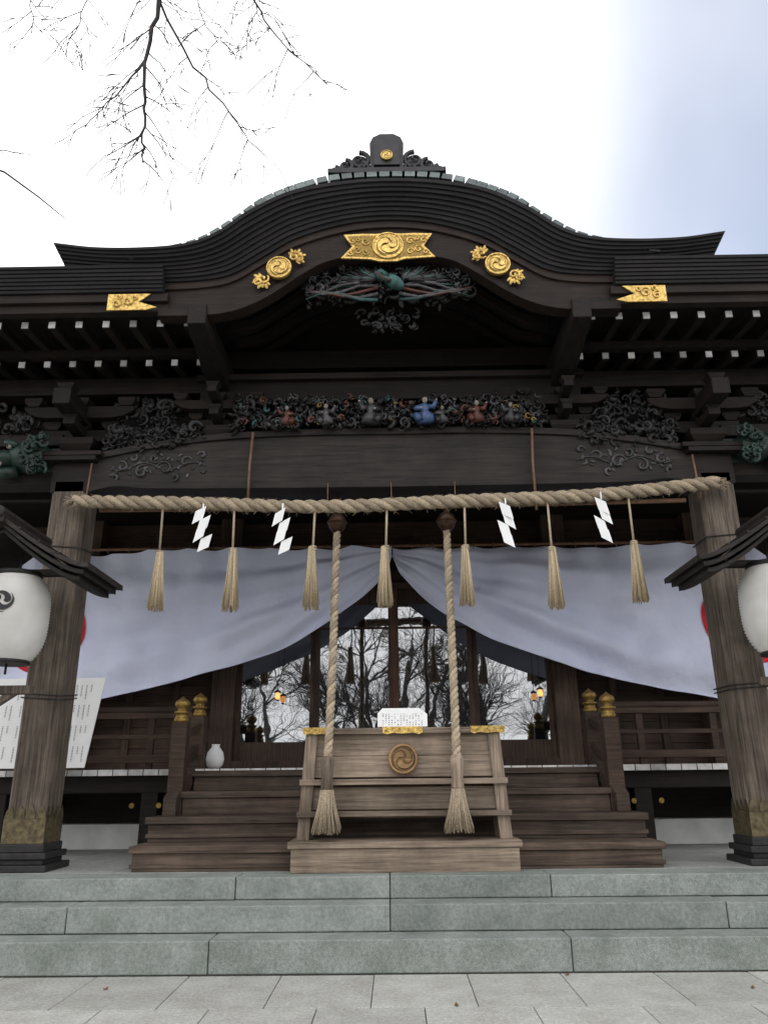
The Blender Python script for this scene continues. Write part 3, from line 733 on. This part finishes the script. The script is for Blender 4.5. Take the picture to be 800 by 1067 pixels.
def tassel(mb,c,zt,zb,r0,r1,n=90):
    c=Vector(c); L_=zt-zb
    mb.lathe([(r0*.8,0),(r0,-.03),(r0*.95,-.06),(r0*1.05,-L_*.4),(r1*.75,-L_*.93),(r1*.5,-L_*.95)][::-1],(c.x,c.y,zt),14)
    for k in range(n):
        a=random.uniform(0,6.28); q=math.sqrt(random.random()); q=.5+.5*q
        p0=Vector((c.x+r0*q*math.cos(a),c.y+r0*q*math.sin(a),zt-.01))
        p2=Vector((c.x+r1*q*math.cos(a)*random.uniform(.8,1.15),c.y+r1*q*math.sin(a)*random.uniform(.8,1.15),zb+random.uniform(-.02,.04)))
        p1=p0.lerp(p2,.45); p1.x+=(p1.x-c.x)*-.1
        mb.tube([p0,p1,p2],[.006,.007,.004],4)
m=MB(); ms_=MB()
for X in (-2.55,-1.75,-.85,-.05,.81,1.73,2.63):
    lean=random.uniform(-.035,.02); zt=3.87+random.uniform(-.03,.03)
    ms_.tube([(X,8.05,zr(X)),(X+lean*.5,8.05,zt)],.013,6)
    for z in (zt-.01,zt-.04): ms_.lathe([(.03,-.014),(.042,-.005),(.042,.005),(.03,.014)],(X+lean*.5,8.05,z),12)
    tassel(m,(X+lean,8.05,0),zt,3.2+random.uniform(-.03,.03),.035,.082,130)
m.obj('straw_tassels',mTass,SR); ms_.obj('tassel_cords',mStraw,SR)
m=MB()
for X,fl in ((-2.08,1),(-1.2,1),(1.255,-1),(2.31,-1)):
    z=zr(X)-.05; y=7.98
    m.box(X-.008,X+.008,y,y+.004,z-.03,z+.06)
    for k in range(4):
        cx=X+fl*(.014*k-.02)+(.020 if k%2 else -.020); zt=z-.03-.108*k; w=.058; sl=.032*fl
        ty=random.uniform(-.03,.03); yy=y-.004*k
        tw=.016*fl
        pts=[(cx-w-tw,yy,zt-.15-sl),(cx+w-tw,yy+ty,zt-.15+sl),(cx+w+tw,yy+ty,zt+sl),(cx-w+tw,yy,zt-sl)]
        m.hexa([(a,b_,c_) for a,b_,c_ in pts]+[(a,b_+.002,c_) for a,b_,c_ in pts],.5)
m.obj('zigzag_paper_streamers',mPaper,SR)
for i,sx in enumerate((-1,1)):
    BR=empty('bell_rope')
    X=sx*.63
    m=MB(); cc=[(X,8.42,4.16),(X-.005,8.3,3.6),(X-.01,8.15,2.7),(X-.02,7.98,2.0),(X-.03,7.86,1.55)]
    rope(m,cc,.044,.2,3,.018); m.obj('twisted_rope',mStraw,BR)
    m=MB(); m.lathe([(.055,0),(.062,.03),(.055,.1),(.06,.2),(.066,.28),(.05,.32)],(X-.03,7.86,1.37),16); m.obj('wooden_grip',wBoxz,BR)
    m=MB(); tassel(m,(X-.03,7.86,0),1.39,1.0,.06,.135,260); m.obj('straw_tassel',mStraw,BR)
    m=MB(); m.lathe([(.0,-.02),(.06,0),(.095,.05),(.108,.105),(.095,.16),(.06,.2),(.03,.22),(.02,.33),(0,.33)],(X,8.42,4.17),22)
    m.lathe([(.106,.095),(.118,.10),(.118,.112),(.106,.117)],(X,8.42,4.17),22); m.tube([(X,8.42,4.42),(X,8.42,4.66)],.014,6)
    m.obj('bell',mBell,BR)

# ------------------------------------------------------------ offering box
OB=empty('offering_box'); ox=.08
m=MB(); mz=MB()
m.box(ox-1.07,ox+1.07,7.82,8.6,.65,.86); m.box(ox-1.10,ox+1.10,7.80,8.62,.862,.92)
hw=.96
for sx in (-1,1):
    X0=ox+sx*(hw+.02); X1=ox+sx*(hw-.05)
    mz.hexa([(X0-.06,8.0,.92),(X0+.06,8.0,.92),(X0+.06,8.42,.92),(X0-.06,8.42,.92),(X1-.06,8.02,1.93),(X1+.06,8.02,1.93),(X1+.06,8.42,1.93),(X1-.06,8.42,1.93)])
m.box(ox-.93,ox+.93,8.05,8.09,1.49,1.69); m.box(ox-.93,ox+.93,8.052,8.09,1.693,1.90)
m.box(ox-.95,ox+.95,8.04,8.09,1.19,1.40)
m.box(ox-1.02,ox+1.02,7.965,8.1,1.42,1.475); m.box(ox-1.04,ox+1.04,7.96,8.1,1.13,1.18)
m.box(ox-.98,ox+.98,7.99,8.08,1.90,1.96); m.box(ox-.98,ox+.98,8.36,8.44,1.90,1.96)
for k in range(16): mz.box(ox-.9+k*.117,ox-.85+k*.117,8.08,8.36,1.89,1.94)
m.box(ox-.93,ox+.93,8.3,8.34,1.1,1.88)
m.obj('body',wBox,OB,.006); mz.obj('end_posts',wBoxz,OB,.006)
m=MB(); disc(m,ox,1.66,.145,8.01,8.05); m.obj('crest_disc',wCrest,OB,.008)
m=MB(); tomoe(m,.125,flatfn(ox,8.006,1.66)); m.obj('crest_shadow_line',wCrest2,OB)
m=MB(); tomoe(m,.11,flatfn(ox,7.998,1.66)); ring(m,ox,1.66,.132,8.006,.013); m.obj('carved_crest',wCrest,OB)
m=MB()
for X,w in ((ox-.87,.13),(ox,.2),(ox+.85,.17)):
    m.prism([(X-w,1.968),(X-w,1.91),(X-w*.8,1.895),(X-w*.5,1.91),(X,1.9),(X+w*.5,1.91),(X+w*.8,1.895),(X+w,1.91),(X+w,1.968)],7.982,7.992)
    m.box(X-w,X+w,7.983,8.085,1.962,1.967)
    for k in range(4): m.tube(spiral_pts(X-w+.05+k*w*.55,1.935,7.981,.018,1,0,1,8,.002),.004,4)
m.obj('gilt_fittings',mGold,OB)
m=MB(); m.prism([(ox-.25,1.97),(ox+.25,1.97),(ox+.25,2.09),(ox+.17,2.15),(ox-.2,2.15),(ox-.25,2.10)],8.0,8.012); m.obj('paper_card',mPaper,OB)
m=MB()
for c in range(14):
    for k in range(6):
        if random.random()<.85: m.box(ox-.2+c*.03,ox-.2+c*.03+.010,7.996,7.9985,1.985+k*.021,1.985+k*.021+.003+random.random()*.006)
m.obj('card_lettering',mBlack,OB)

# ------------------------------------------------------------ lanterns
for sx in (-1,1):
    LN=empty('paper_lantern')
    X=sx*3.62; Y=7.2
    prof=[]; n=56
    for i in range(n+1):
        t=i/n; z=2.55+.82*t; base=.315*(1-abs(2*t-1)**3.2*.38)
        prof.append((base+.0065*math.cos(i*math.pi),z))
    m=MB(); m.lathe(prof,(X,Y,0),40); m.obj('paper_shade',mLan,LN)
    def rad(z):
        t=(z-2.55)/.82; return .315*(1-abs(2*t-1)**3.2*.38)+.010
    m=MB(); zz=3.06; R=.11; cx=-.03*sx
    tomoe(m,R,lambda x,z:(X+cx+x,Y-math.sqrt(max(0,rad(zz+z)**2-(cx+x)**2)),zz+z),.4)
    m.obj('painted_crest',mBlack,LN)
    m=MB(); m.lathe([(.2,0),(.215,.0),(.215,.04),(.2,.04)],(X,Y,3.36),30); m.lathe([(.2,0),(.205,0),(.205,.03),(.2,.03)],(X,Y,2.525),30)
    m.tube([(X,Y,2.53),(X,Y,2.43)],.012,6); m.tube([(X,Y,3.38),(X,Y,3.6)],.012,6)
    m.obj('rims',mBlack,LN)
    m=MB(); RX=sx*3.68; HX=.88
    for lay,(dz,hx,ya,yb2) in enumerate(((0,HX,6.80,7.75),(-.05,HX-.05,6.84,7.7),(-.10,HX-.1,6.89,7.65))):
        top=[];bot=[]
        for i in range(41):
            t=-1+2*i/40; z=3.36+.51*(1-abs(t))**1.3+.03*abs(t)**6+dz
            top.append((RX+hx*t,z)); bot.append((RX+hx*t,z-.045))
        m.band(top,bot,ya,yb2)
    m.tube([(RX,6.74,3.89),(RX,7.8,3.89)],.06,8); m.box(RX-.05,RX+.05,6.76,7.78,3.79,3.89)
    for k in range(9):
        t=-.9+.225*k; z=3.36+.51*(1-abs(t))**1.3
        m.box(RX+HX*t-.012,RX+HX*t+.012,6.795,7.755,z-.005,z+.02)
    m.box(RX-.7,RX+.7,7.2,7.3,3.38,3.44)
    m.obj('roof',wBeam,LN,.006)
    m=MB(); PX=sx*4.12
    m.box(PX-.08,PX+.08,7.35,7.51,.46,3.5); m.box(PX-.16,PX+.16,7.32,7.58,.46,.62)
    m.box(*sorted((PX,sx*3.45)),7.37,7.47,2.27,2.35); m.beam((PX,7.42,1.95),(sx*3.6,7.42,2.3),.06,.07)
    m.obj('stand',wPost,LN,.008)
# ------------------------------------------------------------ notice board
NB=empty('notice_board')
m=MB(); m.hexa([(-4.75,8.98,1.62),(-3.47,8.98,1.62),(-3.47,9.0,1.62),(-4.75,9.0,1.62),(-4.75,9.08,2.62),(-3.37,9.08,2.62),(-3.37,9.1,2.62),(-4.75,9.1,2.62)]); m.obj('panel',mPaper,NB,.003)
m=MB()
for r_ in range(4):
    zt=2.54-.23*r_
    for c in range(22):
        x=-4.7+c*.056
        if random.random()<.12: continue
        hh=random.choice((.07,.12,.16)); z=zt
        while z>zt-hh:
            yy=8.98+(z-1.62)*.1-.004
            for q in range(2):
                xx=x+q*.008; m.add([(xx,yy,z-.009),(xx+random.uniform(.004,.008),yy,z-.009),(xx+.006,yy+.001,z),(xx,yy+.001,z-.002)],[(0,1,2,3)])
            z-=.017
m.obj('lettering',mBlack,NB)
m=MB()
for X in (-4.6,-3.75): m.beam((X,8.96,.65),(X,9.13,2.6),.05,.04)
m.obj('legs',wBz,NB)

# ------------------------------------------------------------ trees
def grow(mb,p,d,ln,r,depth,droop=0,up=.0,spread=.6,nch=(2,3),rmin=0):
    p=Vector(p); d=Vector(d).normalized(); n=4 if depth>2 else 3
    pts=[p.copy()]; rr=[max(r,rmin)]
    q=p.copy()
    for i in range(n):
        d=(d+Vector((random.uniform(-1,1),random.uniform(-1,1),random.uniform(-1,1)))*.16+Vector((0,0,up-droop))*.12).normalized()
        q=q+d*ln/n; pts.append(q.copy()); rr.append(max(rmin,r*(1-.38*(i+1)/n)))
    mb.tube(pts,rr,7 if r>.05 else (4 if r>.012 else 3),False)
    if depth<=0: return
    k=random.randint(*nch)
    for _ in range(k):
        j=random.randint(max(1,n-2),n); ax=Vector((random.uniform(-1,1),random.uniform(-1,1),random.uniform(-1,1))).normalized()
        nd=(d+ax*spread).normalized()
        grow(mb,pts[j],nd,ln*random.uniform(.6,.85),rr[j]*random.uniform(.55,.8),depth-1,droop,up,spread,nch,rmin)
    grow(mb,pts[-1],d,ln*.8,rr[-1]*.9,depth-1,droop,up,spread,nch,rmin)
random.seed(5)
m=MB(); grow(m,(0,0,-.1),(0,0,1),2.2,.24,6,0,.2,.85,(2,3))
t0=m.obj('bare_tree',mBarkT); t0.location=(-1.2,-7,0)
for (x,y,s,a) in ((3.0,-6.0,.9,1.3),(-4.6,-8,1.1,2.2),(5.8,-9,1.1,4),(1.0,-11,1.25,5),(-3.0,-13,1.3,.5),(-8,-8,1,3),(9,-6,1,2),(.6,-16,1.6,3.3),(4.5,-15,1.5,.9),(-7,-15,1.5,1.9),(9,-14,1.4,5.2),(-1.5,-20,1.7,2.7),(2.6,-19,1.6,4.4)):
    o=bpy.data.objects.new('bare_tree',t0.data); S.collection.objects.link(o); o.location=(x,y,0); o.scale=(s,s,s); o.rotation_euler=(0,0,a)
random.seed(23)
m=MB()
m.tube([(-8.2,3.6,-.1),(-8.1,3.6,2),(-7.9,3.7,4.5),(-7.7,3.9,7),(-7.4,4.1,9.5),(-7.2,4.2,12)],[.34,.28,.25,.2,.13,.06],10)
m.tube([(-7.75,3.85,6.6),(-6.4,4.6,8.8),(-4.6,5.4,10.1),(-2.9,5.8,10.5),(-1.4,6,10.4),(-.2,6.1,10.2)],[.14,.11,.08,.06,.04,.02],8)
m.tube([(-7.8,3.8,6.0),(-6.2,5.0,7.2),(-5.0,5.7,7.5),(-4.2,6,7.35),(-3.76,6,7.16),(-3.38,6,6.85),(-3.08,6,6.58)],[.08,.06,.035,.014,.010,.008,.004],6)
for _ in range(5): grow(m,(-7.6+.1*_,4.0,8+_),(random.uniform(-1,-.2),random.uniform(-1,1),.5),2.2,.07,4,0,.2,.7,(2,2))
def jit(ctrl,sub=4,amp=.03):
    out=[]
    for a,b in zip(ctrl[:-1],ctrl[1:]):
        a=Vector(a);b=Vector(b)
        for i in range(sub): out.append(a.lerp(b,i/sub)+Vector((random.uniform(-amp,amp),random.uniform(-amp,amp),0)))
    out.append(Vector(ctrl[-1])); return out
def twig(ctrl,r0,side=7,ln=.7,dep=2):
    ctrl=jit(ctrl); n=len(ctrl); m.tube(ctrl,[max(.0055,r0*(1-.75*i/(n-1))) for i in range(n)],5)
    for q in range(side):
        f=(q+random.random())/side*(n-1.01); i=int(f); t=f-i; p=Vector(ctrl[i]).lerp(Vector(ctrl[i+1]),t); dd=(Vector(ctrl[-1])-Vector(ctrl[0])).normalized()
        s=1 if q%2 else -1; nd=(dd+Vector((s*random.uniform(.5,1.1),random.uniform(-.4,.4),random.uniform(-.1,.3)))).normalized()
        grow(m,p,nd,ln*random.uniform(.35,.8),max(.0065,r0*.3),dep,.5,0,.65,(1,2),.0042)
twig([(-2.7,5.85,10.5),(-2.45,6,9.4),(-2.5,6,8.69),(-2.47,6,8.04),(-2.42,6,7.6),(-2.4,6,7.24)],.030,20,.55)
twig([(-2.55,5.9,10.4),(-2.42,6,9.4),(-1.99,6.05,8.55),(-1.6,6.1,7.9),(-1.3,6.1,7.5)],.018,14,.5)
twig([(-2.48,6,8.6),(-2.73,5.95,8.04),(-2.98,5.9,7.6)],.012,7,.4)
twig([(-1.6,6,10.4),(-1.42,6,9.4),(-1.12,6,8.82),(-.6,6,8.22)],.015,12,.45)
twig([(-1.5,6,10.4),(-1.38,6,9.3),(-1.45,6,8.7)],.011,7,.35)
twig([(-3.1,6,10.4),(-3.2,6,9.4),(-3.35,6,8.9)],.010,8,.4)
twig([(-3.6,6,10.4),(-3.8,6,9.5),(-3.75,6,9.0)],.010,7,.4)
twig([(-2.2,6,10.4),(-2.0,6,9.3),(-1.75,6,8.8)],.010,7,.4)
twig([(-4.6,6,7.5),(-4.0,6.0,7.5),(-3.7,6,7.4)],.008,4,.3,1)
m.obj('bare_tree',mBarkT)

# ------------------------------------------------------------ world, sun, camera
W=bpy.data.worlds.new('World'); S.world=W; W.use_nodes=True; nt=W.node_tree
bg=nt.nodes['Background']; sky=N(nt,'ShaderNodeTexSky',sky_type='NISHITA'); sky.sun_disc=False
EL=math.radians(38); AZ=math.radians(-12)
sky.sun_elevation=EL; sky.sun_rotation=AZ; sky.dust_density=1.0; sky.air_density=1.0
tc=N(nt,'ShaderNodeTexCoord'); sp=N(nt,'ShaderNodeSeparateXYZ'); L(nt,tc.outputs['Generated'],sp.inputs[0])
no=N(nt,'ShaderNodeTexNoise'); no.inputs['Scale'].default_value=2.2; no.inputs['Detail'].default_value=4; no.inputs['Roughness'].default_value=.45
L(nt,tc.outputs['Generated'],no.inputs[0])
mr=N(nt,'ShaderNodeMapRange',interpolation_type='SMOOTHSTEP'); mr.inputs[1].default_value=-.02; mr.inputs[2].default_value=.34; mr.inputs[3].default_value=1.0; mr.inputs[4].default_value=.14
L(nt,sp.outputs[0],mr.inputs[0])
my=N(nt,'ShaderNodeMapRange',interpolation_type='SMOOTHSTEP'); my.inputs[1].default_value=-.25; my.inputs[2].default_value=.3; my.inputs[3].default_value=1.0; my.inputs[4].default_value=0.0
L(nt,sp.outputs[1],my.inputs[0])
mxm=N(nt,'ShaderNodeMath',operation='MAXIMUM'); L(nt,mr.outputs[0],mxm.inputs[0]); L(nt,my.outputs[0],mxm.inputs[1])
ma=N(nt,'ShaderNodeMath',operation='MULTIPLY_ADD'); L(nt,no.outputs[0],ma.inputs[0]); ma.inputs[1].default_value=.5; ma.inputs[2].default_value=-.25
mb2=N(nt,'ShaderNodeMath',operation='ADD',use_clamp=True); L(nt,ma.outputs[0],mb2.inputs[0]); L(nt,mxm.outputs[0],mb2.inputs[1])
mx=N(nt,'ShaderNodeMix',data_type='RGBA'); L(nt,mb2.outputs[0],mx.inputs[0]); L(nt,sky.outputs[0],mx.inputs[6]); mx.inputs[7].default_value=(16.6,16.6,16.8,1)
L(nt,mx.outputs[2],bg.inputs[0]); bg.inputs[1].default_value=.125
sl=bpy.data.lights.new('sun','SUN'); sl.energy=1.0; sl.angle=math.radians(12); sl.color=(1,.96,.9)
so=bpy.data.objects.new('sun',sl); S.collection.objects.link(so)
dirv=Vector((math.sin(AZ)*math.cos(EL),math.cos(AZ)*math.cos(EL),math.sin(EL)))
so.rotation_euler=dirv.to_track_quat('Z','Y').to_euler(); so.location=(0,20,20)
cam=bpy.data.cameras.new('camera'); co=bpy.data.objects.new('camera',cam); S.collection.objects.link(co)
cam.sensor_fit='HORIZONTAL'; cam.sensor_width=36; cam.lens=36; cam.clip_end=2000
co.matrix_world=Matrix.Translation((0,0,1.5))@Matrix.Rotation(math.radians(.6),4,'Z')@Matrix.Rotation(math.radians(109),4,'X')@Matrix.Rotation(math.radians(-.6),4,'Z')
S.camera=co
S.view_settings.view_transform='Standard'; S.view_settings.look='None'; S.view_settings.exposure=0
